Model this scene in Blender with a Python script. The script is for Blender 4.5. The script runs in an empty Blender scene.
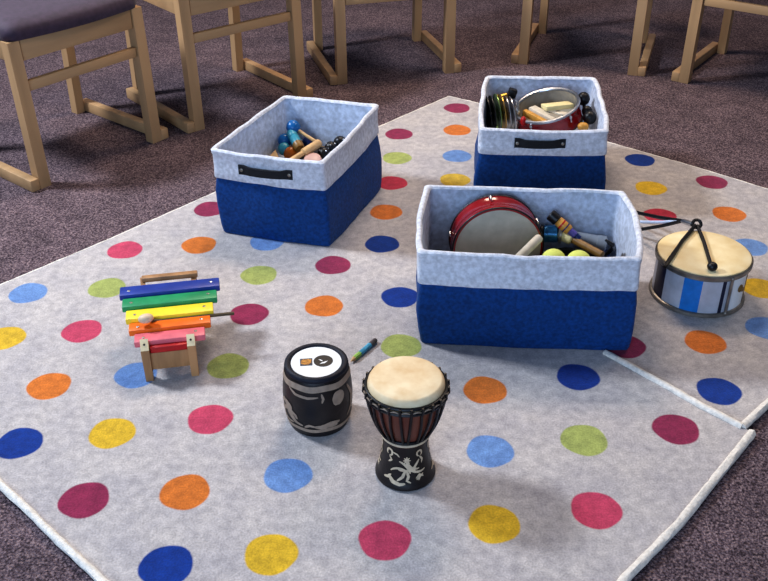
import bpy, bmesh, math, random
from mathutils import Vector, Matrix, geometry, noise

# World is written in dot-radius units (1 unit = 5 cm) and scaled on build; rug top is z = 0.
S = 0.05
Y0 = 45.0
C = bpy.context.scene.collection
rnd = random.Random(7)
PI = math.pi

def W(p):
    return Vector((p[0] * S, (p[1] - Y0) * S, p[2] * S))

def lin(c):
    return tuple(((v / 255) / 12.92 if v / 255 <= 0.04045 else ((v / 255 + 0.055) / 1.055) ** 2.4) for v in c)

# ------------------------------------------------------------------ materials
def mat(name, col, rough=0.6, var=0.15, scale=30, bump=0.0, bscale=200, metal=0.0, spec=0.4, stretch=None,
        col2=None, sheen=0.0, coat=0.0):
    m = bpy.data.materials.new(name)
    m.use_nodes = True
    nt = m.node_tree
    n, l = nt.nodes, nt.links
    b = n['Principled BSDF']
    b.inputs['Roughness'].default_value = rough
    b.inputs['Metallic'].default_value = metal
    b.inputs['Specular IOR Level'].default_value = spec
    if sheen: b.inputs['Sheen Weight'].default_value = sheen
    if coat: b.inputs['Coat Weight'].default_value = coat
    tc = n.new('ShaderNodeTexCoord')
    src = tc.outputs['Object']
    if stretch:
        mp = n.new('ShaderNodeMapping')
        mp.inputs['Scale'].default_value = stretch
        l.new(src, mp.inputs['Vector'])
        src = mp.outputs['Vector']
    nz = n.new('ShaderNodeTexNoise')
    nz.inputs['Scale'].default_value = scale
    nz.inputs['Detail'].default_value = 6
    l.new(src, nz.inputs['Vector'])
    rp = n.new('ShaderNodeValToRGB')
    c = lin(col)
    if col2:
        c2 = lin(col2)
        rp.color_ramp.elements[0].color = (*c2, 1)
        rp.color_ramp.elements[1].color = (*c, 1)
    else:
        rp.color_ramp.elements[0].color = (*[max(0, v * (1 - var)) for v in c], 1)
        rp.color_ramp.elements[1].color = (*[min(1, v * (1 + var)) for v in c], 1)
    rp.color_ramp.elements[0].position = 0.35
    rp.color_ramp.elements[1].position = 0.65
    l.new(nz.outputs['Fac'], rp.inputs['Fac'])
    l.new(rp.outputs['Color'], b.inputs['Base Color'])
    if bump:
        nb = n.new('ShaderNodeTexNoise')
        nb.inputs['Scale'].default_value = bscale
        nb.inputs['Detail'].default_value = 4
        l.new(src, nb.inputs['Vector'])
        bp = n.new('ShaderNodeBump')
        bp.inputs['Strength'].default_value = bump
        bp.inputs['Distance'].default_value = 0.002
        l.new(nb.outputs['Fac'], bp.inputs['Height'])
        l.new(bp.outputs['Normal'], b.inputs['Normal'])
    return m

def carpet_mat():
    m = bpy.data.materials.new('loop_carpet'); m.use_nodes = True
    nt = m.node_tree; n, l = nt.nodes, nt.links
    b = n['Principled BSDF']; b.inputs['Roughness'].default_value = 0.95; b.inputs['Specular IOR Level'].default_value = 0.15
    tc = n.new('ShaderNodeTexCoord')
    n1 = n.new('ShaderNodeTexNoise'); n1.inputs['Scale'].default_value = 210; n1.inputs['Detail'].default_value = 3
    n2 = n.new('ShaderNodeTexNoise'); n2.inputs['Scale'].default_value = 9; n2.inputs['Detail'].default_value = 5
    v = n.new('ShaderNodeTexVoronoi'); v.inputs['Scale'].default_value = 230
    for x in (n1, n2, v): l.new(tc.outputs['Object'], x.inputs['Vector'])
    r1 = n.new('ShaderNodeValToRGB')
    e = r1.color_ramp.elements
    e[0].position = .34; e[0].color = (*lin((52, 44, 48)), 1)
    e[1].position = .68; e[1].color = (*lin((138, 122, 124)), 1)
    e2 = r1.color_ramp.elements.new(.5); e2.color = (*lin((93, 81, 89)), 1)
    l.new(n1.outputs['Fac'], r1.inputs['Fac'])
    r2 = n.new('ShaderNodeValToRGB')
    r2.color_ramp.elements[0].position = .35; r2.color_ramp.elements[0].color = (.98, .95, .93, 1)
    r2.color_ramp.elements[1].position = .68; r2.color_ramp.elements[1].color = (1.36, 1.30, 1.26, 1)
    l.new(n2.outputs['Fac'], r2.inputs['Fac'])
    mx = n.new('ShaderNodeMix'); mx.data_type = 'RGBA'; mx.blend_type = 'MULTIPLY'; mx.inputs['Factor'].default_value = 1
    l.new(r1.outputs['Color'], mx.inputs['A']); l.new(r2.outputs['Color'], mx.inputs['B'])
    l.new(mx.outputs['Result'], b.inputs['Base Color'])
    bp = n.new('ShaderNodeBump'); bp.inputs['Strength'].default_value = .8; bp.inputs['Distance'].default_value = .004
    l.new(v.outputs['Distance'], bp.inputs['Height']); l.new(bp.outputs['Normal'], b.inputs['Normal'])
    return m

def rug_mat():
    m = bpy.data.materials.new('rug_pile'); m.use_nodes = True
    nt = m.node_tree; n, l = nt.nodes, nt.links
    b = n['Principled BSDF']; b.inputs['Roughness'].default_value = 0.9; b.inputs['Specular IOR Level'].default_value = 0.15
    b.inputs['Sheen Weight'].default_value = .15
    at = n.new('ShaderNodeAttribute'); at.attribute_name = 'pile_color'
    tc = n.new('ShaderNodeTexCoord')
    def nz(scale, det, lo, hi, cl, ch, rough=.55):
        x = n.new('ShaderNodeTexNoise'); x.inputs['Scale'].default_value = scale; x.inputs['Detail'].default_value = det
        x.inputs['Roughness'].default_value = rough
        l.new(tc.outputs['Object'], x.inputs['Vector'])
        r = n.new('ShaderNodeValToRGB')
        r.color_ramp.elements[0].position = lo; r.color_ramp.elements[0].color = (*cl, 1)
        r.color_ramp.elements[1].position = hi; r.color_ramp.elements[1].color = (*ch, 1)
        l.new(x.outputs['Fac'], r.inputs['Fac'])
        return r.outputs['Color'], x.outputs['Fac']
    cur = at.outputs['Color']
    fine = None
    for sc, det, lo, hi, cl, ch in ((11, 9, .36, .64, (.88, .88, .91), (1.06, 1.05, 1.03)),
                                    (48, 6, .33, .67, (.80, .80, .81), (1.12, 1.12, 1.11)),
                                    (240, 3, .3, .7, (.80, .80, .80), (1.17, 1.17, 1.17))):
        c, f = nz(sc, det, lo, hi, cl, ch)
        mx = n.new('ShaderNodeMix'); mx.data_type = 'RGBA'; mx.blend_type = 'MULTIPLY'; mx.inputs['Factor'].default_value = 1
        l.new(cur, mx.inputs['A']); l.new(c, mx.inputs['B'])
        cur = mx.outputs['Result']; fine = f
    l.new(cur, b.inputs['Base Color'])
    bp = n.new('ShaderNodeBump'); bp.inputs['Strength'].default_value = .5; bp.inputs['Distance'].default_value = .003
    l.new(fine, bp.inputs['Height']); l.new(bp.outputs['Normal'], b.inputs['Normal'])
    return m

M = {
    'carpet': carpet_mat(), 'rug': rug_mat(),
    'bind': mat('rug_binding', (226, 220, 210), .9, .12, 120, .7, 300),
    'wood': mat('pale_oak', (184, 148, 108), .45, .14, 14, .15, 120, stretch=(1, 1, .12)),
    'woodx': mat('pale_oak_rail', (184, 148, 108), .45, .14, 14, .15, 120, stretch=(.12, 1, 1)),
    'plum': mat('plum_upholstery', (62, 46, 62), .7, .2, 60, .3, 600, sheen=.2),
    'blue': mat('blue_felt', (12, 64, 124), .75, .26, 110, .5, 420, sheen=.06, spec=.25),
    'cloth': mat('white_wool', (208, 212, 222), .9, .17, 90, .8, 330, sheen=.1, spec=.2),
    'lining': mat('white_lining', (188, 197, 214), .9, .18, 70, .7, 300, sheen=.08, spec=.2),
    'black': mat('black_satin', (18, 18, 22), .4, .25, 40),
    'blackcloth': mat('black_webbing', (22, 24, 30), .7, .25, 90, .4, 500),
    'navy': mat('navy_rope', (16, 19, 34), .6, .25, 90, .5, 260),
    'steel': mat('steel', (190, 192, 196), .3, .1, 40, metal=1.0),
    'dsteel': mat('dark_steel', (140, 134, 126), .38, .2, 40, metal=.7),
    'brass': mat('brass', (205, 165, 80), .3, .15, 40, metal=.9),
    'skin': mat('cream_drum_skin', (236, 218, 182), .55, .1, 22, .1, 90, col2=(216, 186, 142)),
    'skiny': mat('yellowed_drum_skin', (246, 230, 188), .5, .1, 16, .1, 90, col2=(230, 206, 154)),
    'greyskin': mat('grey_drum_skin', (176, 166, 148), .55, .1, 30, .1, 90),
    'redshell': mat('red_lacquer', (138, 18, 24), .22, .12, 30, coat=.5),
    'djshell': mat('mahogany', (96, 52, 40), .4, .3, 20, .2, 80, stretch=(1, 1, .2)),
    'dark': mat('black_stain_wood', (30, 25, 26), .42, .3, 30, .3, 90),
    'carve': mat('carved_cream', (196, 178, 152), .6, .12, 90, .3, 200),
    'carved': mat('carved_taupe', (150, 132, 116), .6, .12, 90, .3, 200),
    'white': mat('white_paper', (232, 234, 234), .5, .03, 20),
    'orangeart': mat('orange_print', (216, 150, 60), .5, .3, 160, col2=(120, 84, 50)),
    'slate': mat('slate_print', (58, 66, 78), .5, .2, 120),
    'xwood': mat('brown_beech', (168, 126, 86), .5, .25, 30, .2, 120, stretch=(1, 1, .15)),
    'xlight': mat('cut_beech', (246, 222, 176), .5, .1, 50, .15, 120),
    'xblue': mat('blue_lacquer_wood', (42, 64, 146), .4, .12, 30, .1, 60),
    'xgreen': mat('green_lacquer_wood', (44, 146, 94), .4, .14, 30, .1, 60),
    'xyellow': mat('yellow_lacquer_wood', (248, 218, 60), .4, .08, 30, .1, 60),
    'xorange': mat('orange_lacquer_wood', (236, 112, 30), .4, .1, 30, .1, 60),
    'xpink': mat('pink_lacquer_wood', (218, 112, 122), .4, .1, 30, .1, 60),
    'xred': mat('red_lacquer_wood', (176, 26, 30), .4, .15, 30, .1, 60),
    'beech': mat('plain_beech', (206, 170, 122), .5, .12, 40, .15, 120),
    'tan': mat('mallet_beech', (222, 194, 164), .5, .12, 40, .1, 120),
    'stickdark': mat('dark_dowel', (92, 76, 54), .5, .15, 40),
    'panelsilver': mat('silver_panel', (186, 190, 200), .35, .08, 40, metal=.15),
    'panelnavy': mat('navy_panel', (22, 26, 52), .35, .15, 40),
    'panelblue': mat('bright_blue_panel', (30, 120, 196), .4, .12, 40),
    'ballblue': mat('blue_lacquer_ball', (22, 96, 156), .3, .12, 20),
    'ballteal': mat('teal_lacquer', (58, 140, 160), .35, .12, 20),
    'balldark': mat('dark_blue_lacquer', (26, 44, 96), .3, .12, 20),
    'ballorange': mat('amber_lacquer', (176, 96, 24), .3, .15, 20),
    'pinkwood': mat('pinkish_wood', (196, 160, 150), .4, .1, 20),
    'lime': mat('lime_felt', (206, 216, 116), .8, .06, 40, .3, 300),
    'greytube': mat('grey_tube', (160, 164, 170), .5, .1, 40),
    'orangewood': mat('orange_wood', (204, 150, 70), .4, .2, 60),
    'purple': mat('purple_band', (92, 84, 160), .5, .2, 60),
    'brownwood': mat('brown_varnish', (128, 96, 50), .4, .2, 60),
    'cream': mat('cream_wood', (226, 212, 160), .6, .06, 40),
    'greywood': mat('grey_wood', (150, 142, 130), .6, .1, 60),
    'palewood': mat('pale_sanded_wood', (206, 196, 178), .6, .08, 60),
    'jgreen': mat('green_metal', (120, 150, 90), .3, .2, 60, metal=.7),
    'bluemetal': mat('blue_metal', (52, 110, 150), .3, .3, 90, metal=.5),
    'penblue': mat('pen_blue', (80, 160, 190), .4, .3, 60),
    'penlime': mat('pen_lime', (150, 190, 90), .4, .2, 60),
    'pengrey': mat('pen_grey', (92, 84, 84), .5, .2, 60),
    'paleblue': mat('pale_blue_cord', (190, 205, 232), .5, .1, 60),
}

# ------------------------------------------------------------------ object helpers
def tag(o, label=None, cat=None, group=None, kind=None):
    if label: o['label'] = label
    if cat: o['category'] = cat
    if group: o['group'] = group
    if kind: o['kind'] = kind
    return o

def thing(name, loc, label, cat, group=None, rotz=0.0):
    o = bpy.data.objects.new(name, None)
    o.empty_display_size = .05
    o.location = W(loc); o.rotation_euler = (0, 0, rotz)
    C.objects.link(o)
    return tag(o, label, cat, group)

class MB:
    """collects shapes in world dot-units (or thing-local units) into ONE mesh object"""
    def __init__(s):
        s.bm = bmesh.new(); s.mi = 0
    def _mark(s, faces):
        for f in faces: f.material_index = s.mi; f.smooth = True
    def box(s, c, size, rot=None, bev=.04, seg=2, flare=None):
        r = bmesh.ops.create_cube(s.bm, size=1)
        vs = r['verts']
        bmesh.ops.scale(s.bm, vec=Vector(size), verts=vs)
        fs = set(f for v in vs for f in v.link_faces)
        if bev:
            es = list(set(e for v in vs for e in v.link_edges))
            rr = bmesh.ops.bevel(s.bm, geom=es, offset=min(bev, min(size) * .45), segments=seg, affect='EDGES', profile=.5)
            vs = list(set(v for f in rr['faces'] for v in f.verts) | set(v for v in vs if v.is_valid))
            fs = set(f for v in vs for f in v.link_faces)
        mt = Matrix.Translation(Vector(c)) @ (rot.to_4x4() if rot else Matrix())
        bmesh.ops.transform(s.bm, matrix=mt, verts=vs)
        s._mark(fs)
        return vs
    def lathe(s, prof, M4=None, n=48, cap0=True, cap1=True):
        M4 = M4 or Matrix()
        rings = []
        for r, z in prof:
            rings.append([s.bm.verts.new(M4 @ Vector((r * math.cos(2 * PI * i / n), r * math.sin(2 * PI * i / n), z))) for i in range(n)])
        fs = []
        for a, b in zip(rings, rings[1:]):
            for i in range(n):
                j = (i + 1) % n
                fs.append(s.bm.faces.new((a[i], a[j], b[j], b[i])))
        if cap0 and prof[0][0] > 1e-6: fs.append(s.bm.faces.new(rings[0][::-1]))
        if cap1 and prof[-1][0] > 1e-6: fs.append(s.bm.faces.new(rings[-1]))
        s._mark(fs)
    def torus(s, c, R, r, M4=None, n=64, k=10, flat=1.0):
        M4 = M4 or Matrix.Translation(Vector(c))
        s.sweep([(R * math.cos(2 * PI * i / n), R * math.sin(2 * PI * i / n), 0) for i in range(n)], r, k, True, M4, flat)
    def sweep(s, pts, r, k=10, closed=False, M4=None, flat=1.0, jit=0.0):
        pts = [Vector(p) for p in pts]
        n = len(pts); rings = []
        rr = r if isinstance(r, (list, tuple)) else [r] * n
        for i, p in enumerate(pts):
            a = pts[(i - 1) % n] if (closed or i > 0) else p
            b = pts[(i + 1) % n] if (closed or i < n - 1) else p
            t = (b - a).normalized()
            up = Vector((0, 0, 1)) if abs(t.z) < .9 else Vector((0, 1, 0))
            x = t.cross(up).normalized(); y = x.cross(t)
            ring = []
            for j in range(k):
                an = 2 * PI * j / k
                q = rr[i] * (1 + jit * noise.noise(p * 3 + Vector((j, 0, 0))))
                v = p + x * math.cos(an) * q + y * math.sin(an) * q * flat
                ring.append(s.bm.verts.new(M4 @ v if M4 else v))
            rings.append(ring)
        fs = []
        m = n if closed else n - 1
        for i in range(m):
            a, b = rings[i], rings[(i + 1) % n]
            for j in range(k):
                jj = (j + 1) % k
                fs.append(s.bm.faces.new((a[j], a[jj], b[jj], b[j])))
        if not closed:
            fs.append(s.bm.faces.new(rings[0][::-1])); fs.append(s.bm.faces.new(rings[-1]))
        s._mark(fs)
    def rod(s, a, b, prof, n=20):
        """lathe profile [(radius, fraction)] along a->b"""
        a, b = Vector(a), Vector(b)
        L = (b - a).length
        q = (b - a).to_track_quat('Z', 'Y')
        s.lathe([(r, f * L) for r, f in prof], Matrix.Translation(a) @ q.to_matrix().to_4x4(), n)
    def ball(s, c, r, sc=(1, 1, 1), rot=None, n=20):
        rr = bmesh.ops.create_uvsphere(s.bm, u_segments=n, v_segments=n // 2 + 2, radius=r)
        mt = Matrix.Translation(Vector(c)) @ (rot.to_4x4() if rot else Matrix()) @ Matrix.Diagonal((*sc, 1))
        bmesh.ops.transform(s.bm, matrix=mt, verts=rr['verts'])
        s._mark(set(f for v in rr['verts'] for f in v.link_faces))
    def prism(s, poly, z0, z1, M4=None):
        M4 = M4 or Matrix()
        a = [s.bm.verts.new(M4 @ Vector((x, y, z0))) for x, y in poly]
        b = [s.bm.verts.new(M4 @ Vector((x, y, z1))) for x, y in poly]
        n = len(poly)
        fs = [s.bm.faces.new(a[::-1]), s.bm.faces.new(b)]
        for i in range(n): fs.append(s.bm.faces.new((a[i], a[(i + 1) % n], b[(i + 1) % n], b[i])))
        s._mark(fs)
        for f in fs: f.smooth = False
    def loops(s, loops, cap0=False, cap1=False):
        R = [[s.bm.verts.new(p) for p in lp] for lp in loops]
        n = len(R[0]); fs = []
        for a, b in zip(R, R[1:]):
            for i in range(n):
                j = (i + 1) % n
                fs.append(s.bm.faces.new((a[i], a[j], b[j], b[i])))
        if cap0: fs.append(s.bm.faces.new(R[0][::-1]))
        if cap1: fs.append(s.bm.faces.new(R[-1]))
        s._mark(fs)
    def build(s, name, mats, parent=None, origin=None, flat=False, sharp=40):
        if not isinstance(mats, (list, tuple)): mats = [mats]
        bmesh.ops.recalc_face_normals(s.bm, faces=s.bm.faces[:])
        if flat:
            for f in s.bm.faces: f.smooth = False
        me = bpy.data.meshes.new(name)
        o = bpy.data.objects.new(name, me)
        local = parent is not None and origin is None and parent.get('_local')
        if origin is None and parent is not None and not local:
            r = parent
            org = Vector((0, 0, 0))
            while r is not None:
                org += Vector(r.location); r = r.parent
        elif origin is not None:
            org = W(origin); o.location = org
        else:
            org = Vector((0, 0, 0))
        for v in s.bm.verts:
            v.co = (v.co * S) if local else (W(v.co) - org)
        s.bm.to_mesh(me); s.bm.free()
        for m in mats: me.materials.append(M[m] if isinstance(m, str) else m)
        try: me.set_sharp_from_angle(angle=math.radians(sharp))
        except Exception: pass
        if parent is not None: o.parent = parent
        if local: o['_local'] = 1
        C.objects.link(o)
        return o

def axis_m(c, d):
    return Matrix.Translation(Vector(c)) @ Vector(d).normalized().to_track_quat('Z', 'Y').to_matrix().to_4x4()

def arc_disc(r, h, rd=.05):
    """rounded solid disc profile"""
    return [(0.0001, 0), (r - rd, 0), (r, rd), (r, h - rd), (r - rd, h), (0.0001, h)]

# ------------------------------------------------------------------ floor
b = MB()
v = [b.bm.verts.new(p) for p in ((-90, -20, -.24), (100, -20, -.24), (100, 170, -.24), (-90, 170, -.24))]
b.bm.faces.new(v)
fl = b.build('floor', 'carpet'); tag(fl, kind='structure')

# ------------------------------------------------------------------ rugs
DC = dict(lb=(112, 146, 196), li=(160, 170, 98), pk=(192, 72, 100), or_=(206, 118, 48), mg=(142, 46, 80), ye=(216, 178, 50),
          bl=(18, 58, 138), rd=(186, 58, 78), mu=(206, 172, 62))
RUG = (188, 182, 180)
dots1 = [('lb', -18.94, 42.41), ('li', -14.85, 42.87), ('pk', -14.82, 46.94), ('or_', -10.67, 47.47), ('mg', -10.71, 51.96), ('ye', -18.78, 38.27),
    ('pk', -15.12, 38.84), ('mg', -6.93, 40.28), ('li', -6.84, 44.11), ('mg', -2.83, 45.13), ('or_', -3.12, 40.99), ('bl', .84, 41.81),
    ('or_', -15.46, 34.42), ('li', -7.41, 35.87), ('lb', -11.62, 35.21), ('ye', -11.76, 31.12), ('pk', -7.67, 32.01), ('bl', -15.58, 30.51),
    ('mg', -11.91, 27.13), ('or_', -7.99, 27.54), ('lb', -3.96, 28.47), ('bl', -8.02, 23.76), ('ye', -4.24, 24.3), ('pk', -.02, 24.96),
    ('ye', 4.16, 25.73), ('pk', 8.21, 26.43), ('lb', 4.41, 29.84), ('li', 8.48, 30.5), ('mg', 12.57, 31.17), ('bl', 8.99, 34.87),
    ('or_', 4.58, 33.94), ('li', .81, 37.4), ('lb', -6.77, 47.78), ('li', -3.3, 36.6), ('or_', -19.4, 33.9), ('mg', -22.6, 37.4), ('bl', -22.8, 41.6),
    ('li', .2, 20.9), ('mg', 4.3, 21.6), ('or_', -4.1, 20.3), ('lb', .3, 17.1)]
dots2 = [('bl', -.10, 47.47), ('or_', .15, 51.43), ('rd', .56, 55.46), ('li', .94, 59.34), ('mg', 1.14, 63.47), ('mg', 11.7, 37.3),
    ('or_', 15.69, 37.59), ('bl', 15.21, 33.77), ('lb', 20.95, 46.88), ('ye', 20.04, 42.49), ('or_', 21.01, 50.91), ('mg', 21.28, 55.34),
    ('bl', 17.42, 58.79), ('ye', 17.13, 54.52), ('lb', 5.06, 59.61), ('or_', 5.37, 64.14), ('mg', 5.66, 68.42), ('mu', 4.67, 55.85),
    ('rd', 16.76, 50.7), ('lb', 19.07, 38.76), ('pk', 24.9, 47.6), ('bl', 24.2, 43.2), ('li', 25.2, 51.6), ('mg', 23.6, 39.6), ('or_', 28.2, 44.0),
    ('pk', 9.3, 64.6), ('ye', 9.0, 60.2), ('pk', 13.2, 59.7), ('ye', 28.6, 48.2)]
outl1 = [(.3, 13.9), (8.6, 23.09), (11.3, 25.78), (13.36, 28.16), (15.85, 31.0), (15.46, 31.2), (14.05, 32.71), (12.68, 34.38), (11.2, 36.05), (10.4, 37.0), (7.2, 39.6),
         (3.0, 43.0), (-1.47, 46.3), (-6, 51.6), (-9.6, 55.5), (-10.69, 54.3), (-16.05, 48.3), (-20.71, 43.23), (-26.0, 37.8),
         (-15.55, 28.1), (-10.39, 23.27)]
seamr = [(10.4, 37.0), (7.2, 39.6), (3.0, 43.0), (-1.47, 46.3), (-6, 51.6), (-9.6, 55.5)]
outl2 = [(15.46, 31.28), (16.28, 32.07), (17.14, 32.9), (24.5, 39.6), (32.2, 46.8), (24.54, 54.28), (20.89, 57.63), (15.87, 61.84), (7.35, 69.43), (5.2, 70.96),
         (-.22, 64.97), (-9.6, 55.5), (-6, 51.6), (-1.47, 46.3), (3.0, 43.0), (7.2, 39.6), (10.4, 37.0), (11.2, 36.05), (12.68, 34.38), (14.05, 32.71)]

def inside(p, poly):
    c = False
    n = len(poly)
    for i in range(n):
        (x1, y1), (x2, y2) = poly[i], poly[(i + 1) % n]
        if (y1 > p[1]) != (y2 > p[1]) and p[0] < (x2 - x1) * (p[1] - y1) / (y2 - y1) + x1: c = not c
    return c

def subdivide(pl, step=.6, closed=True):
    out = []
    n = len(pl)
    for i in range(n if closed else n - 1):
        a, b_ = Vector(pl[i]), Vector(pl[(i + 1) % n])
        k = max(1, int((b_ - a).length / step))
        for j in range(k): out.append(a.lerp(b_, j / k))
    if not closed: out.append(Vector(pl[-1]))
    return out

def make_rug(root, outline, dots, seed):
    verts = [Vector(p) for p in outline]; nb = len(verts)
    edges = [(i, (i + 1) % nb) for i in range(nb)]
    cols = [lin(RUG)] * nb
    rr = random.Random(seed)
    for c, x, y in dots:
        ph = rr.random() * 9
        for k, f in enumerate((.955, 1.03)):
            st = len(verts); N = 44
            for i in range(N):
                a = 2 * PI * i / N
                r = f * (1 + .022 * math.sin(3 * a + ph) + .014 * math.sin(5 * a + 2 * ph) + rr.uniform(-.008, .008))
                verts.append(Vector((x + r * math.cos(a), y + r * math.sin(a))))
                cols.append(lin(DC[c]) if k == 0 else lin(RUG))
            edges += [(st + i, st + (i + 1) % N) for i in range(N)]
    vo, eo, fo, ov, oe, of = geometry.delaunay_2d_cdt(verts, edges, [], 1, 1e-5)
    me = bpy.data.meshes.new('pile')
    vs, cl = [], []
    for i, v in enumerate(vo):
        vs.append(W((v.x, v.y, 0)))
        src = ov[i]
        cl.append(cols[src[0]] if src else lin(RUG))
    # skirt down to the floor
    nv = len(vs)
    idx = {}
    for i in range(nv):
        for s_ in ov[i]:
            if s_ < nb: idx[s_] = i
    faces = [tuple(f) for f in fo if inside((sum((vo[i].x for i in f)) / len(f), sum((vo[i].y for i in f)) / len(f)), outline)]
    low = {}
    for k in range(nb):
        if k in idx:
            low[k] = len(vs); v = vo[idx[k]]
            vs.append(W((v.x, v.y, -.235))); cl.append(lin(RUG))
    for k in range(nb):
        j = (k + 1) % nb
        if k in low and j in low: faces.append((idx[k], idx[j], low[j], low[k]))
    me.from_pydata([tuple(v) for v in vs], [], faces)
    at = me.color_attributes.new('pile_color', 'FLOAT_COLOR', 'POINT')
    for i, c in enumerate(cl): at.data[i].color = (*c, 1)
    me.materials.append(M['rug']); me.update()
    o = bpy.data.objects.new('pile', me); C.objects.link(o)
    o.parent = root; o.location = -Vector(root.location)
    o['label'] = 'pale grey wool pile with coloured dots'
    return o

def binding(root, pl, r, z):
    b = MB()
    pts = []
    for p in subdivide(pl, .35, False):
        w = .025 * noise.noise(Vector((p.x * .5, p.y * .5, r)))
        pts.append((p.x + w, p.y + w, z + .03 * noise.noise(Vector((p.x, p.y, 4)))))
    b.sweep(pts, r, 10, False, None, 1.0, .25)
    return b.build('edge_binding', 'bind', root)

rug1 = thing('dotted_rug', (0, 30, -.24), 'large pale grey rug with coloured dots lying nearest, under the xylophone and hand drums', 'rug')
make_rug(rug1, outl1, dots1, 3)
binding(rug1, [(-26, 37.8), (-15.55, 28.1), (-10.39, 23.27), (.3, 13.9)], .17, -.05)
binding(rug1, [(.3, 13.9), (8.6, 23.09), (11.3, 25.78), (13.36, 28.16), (15.8, 30.95)], .19, -.05)
binding(rug1, [(-26.0, 37.8), (-20.71, 43.23), (-16.05, 48.2), (-10.69, 54.3), (-9.7, 55.4)], .09, -.06)
rug2 = thing('dotted_rug', (15, 50, -.24), 'second dotted rug at the right, under the striped drum, its edge butting the nearer rug', 'rug')
make_rug(rug2, outl2, dots2, 4)
binding(rug2, [(10.6, 36.75), (11.2, 36.05), (12.68, 34.38), (14.05, 32.71), (15.46, 31.28)], .17, .02)
binding(rug2, [(15.46, 31.28), (16.28, 32.07), (17.14, 32.9), (24.5, 39.6), (32.2, 46.8)], .19, -.02)
binding(rug2, [(32.2, 46.8), (24.54, 54.28), (20.89, 57.63), (15.87, 61.84), (7.35, 69.43), (5.2, 70.96), (-.22, 64.97), (-9.6, 55.5)], .08, -.06)

# ------------------------------------------------------------------ chairs
def make_chair():
    t = bpy.data.objects.new('classroom_chair', None); C.objects.link(t); t['_local'] = 1
    hw = 4.62
    for s in (-1, 1):
        b = MB(); L = []
        for z, y in ((0, 0), (.06, 0), (5, .1), (9.55, .22)):
            g = .03 if z == 0 else 0
            x = s * hw
            L.append([(x - .40 + g, y - .38 + g, z), (x + .40 - g, y - .38 + g, z), (x + .40 - g, y + .38 - g, z), (x - .40 + g, y + .38 - g, z)])
        b.loops(L, True, True); b.build('front_leg', 'wood', t)
        b = MB()
        # rear leg rises past the seat and leans back
        L = []
        for x, y, z in ((s * hw, 9.0, 0), (s * hw, 8.85, 5), (s * hw, 8.8, 9.6), (s * hw, 9.4, 13), (s * hw, 10.3, 17)):
            L.append([(x - .34, y - .36, z), (x + .34, y - .36, z), (x + .34, y + .36, z), (x - .34, y + .36, z)])
        b.loops(L, True, True)
        b.build('rear_leg', 'wood', t)
        b = MB(); b.box((s * (hw + .72), 4.4, .4), (.64, 9.6, .8), bev=.08); b.build('floor_runner', 'woodx', t)
        b = MB(); b.box((s * hw, 4.45, 8.9), (.46, 8.0, 1.25), bev=.06); b.build('seat_rail', 'woodx', t)
    b = MB(); b.box((0, .14, 8.9), (8.3, .46, 1.3), bev=.06); b.build('seat_rail', 'woodx', t)
    b = MB(); b.box((0, 8.8, 8.9), (8.3, .46, 1.3), bev=.06); b.build('seat_rail', 'woodx', t)
    b = MB(); b.box((0, .1, 6.65), (8.3, .4, .66), bev=.06); b.build('stretcher', 'woodx', t)
    # seat cushion, domed with a bowed front edge
    b = MB()
    L = []
    for z, ins in ((9.5, .3), (9.56, .1), (9.85, 0), (10.2, .05), (10.5, .3), (10.7, .9), (10.75, 2.2)):
        lp = []
        x0, x1, y0, y1 = -5.0 + ins, 5.0 - ins, -.35 + ins, 8.9 - ins
        rc = .9
        for (cx, cy, a0) in ((x1 - rc, y0 + rc, -90), (x1 - rc, y1 - rc, 0), (x0 + rc, y1 - rc, 90), (x0 + rc, y0 + rc, 180)):
            for k in range(7):
                a = math.radians(a0 + 90 * k / 6)
                lp.append((cx + rc * math.cos(a), cy + rc * math.sin(a), z))
            if a0 == 180:
                for k in range(1, 9): lp.append((cx + (x1 - rc - cx) * k / 9, y0 - .35 * math.sin(PI * k / 9), z))
        L.append(lp)
    b.loops(L, True, True)
    b.build('seat', 'plum', t)
    b = MB(); b.box((0, 9.75, 14.6), (8.3, .7, 4.6), Matrix.Rotation(-.22, 3, 'X'), bev=.3, seg=4); b.build('backrest', 'plum', t)
    return t

def copy_tree(o, parent=None):
    c = o.copy(); C.objects.link(c)
    if parent is not None: c.parent = parent
    for ch in list(o.children): copy_tree(ch, c)
    return c

chair_spots = [  # front-left foot, front-right foot, label
    ((-22.39, 55.66), (-16.27, 63.2), 'pale oak chair with plum seat at the far left, its seat in view'),
    ((-13.45, 65.36), (-6.77, 70.91), 'pale oak chair behind the left bin, second from the left, with runner feet'),
    ((-3.44, 74.68), (5.59, 77.18), 'pale oak chair with runner feet behind the rug corner, middle of the five chairs'),
    ((12.2, 79.35), (20.87, 76.43), 'pale oak chair behind the far bin, its two front legs standing wide apart'),
    ((24.78, 74.46), (32.2, 69.1), 'pale oak chair at the top right, partly outside the frame')]
proto = make_chair()
for i, (a, c, lab) in enumerate(chair_spots):
    o = proto if i == 0 else copy_tree(proto)
    mid = ((a[0] + c[0]) / 2, (a[1] + c[1]) / 2, -.24)
    o.location = W(mid); o.rotation_euler = (0, 0, math.atan2(c[1] - a[1], c[0] - a[0]))
    tag(o, lab, 'chair', 'oak chairs around the rug')

# ------------------------------------------------------------------ storage bins
def quad_inset(q, d):
    n = 4; out = []
    for i in range(n):
        p0, p1, p2 = Vector(q[i - 1]), Vector(q[i]), Vector(q[(i + 1) % n])
        e1 = (p1 - p0).normalized(); e2 = (p2 - p1).normalized()
        n1 = Vector((-e1.y, e1.x)); n2 = Vector((-e2.y, e2.x))
        k = 1 + n1.dot(n2)
        out.append(p1 + (n1 + n2) * (d / k))
    return out

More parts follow.
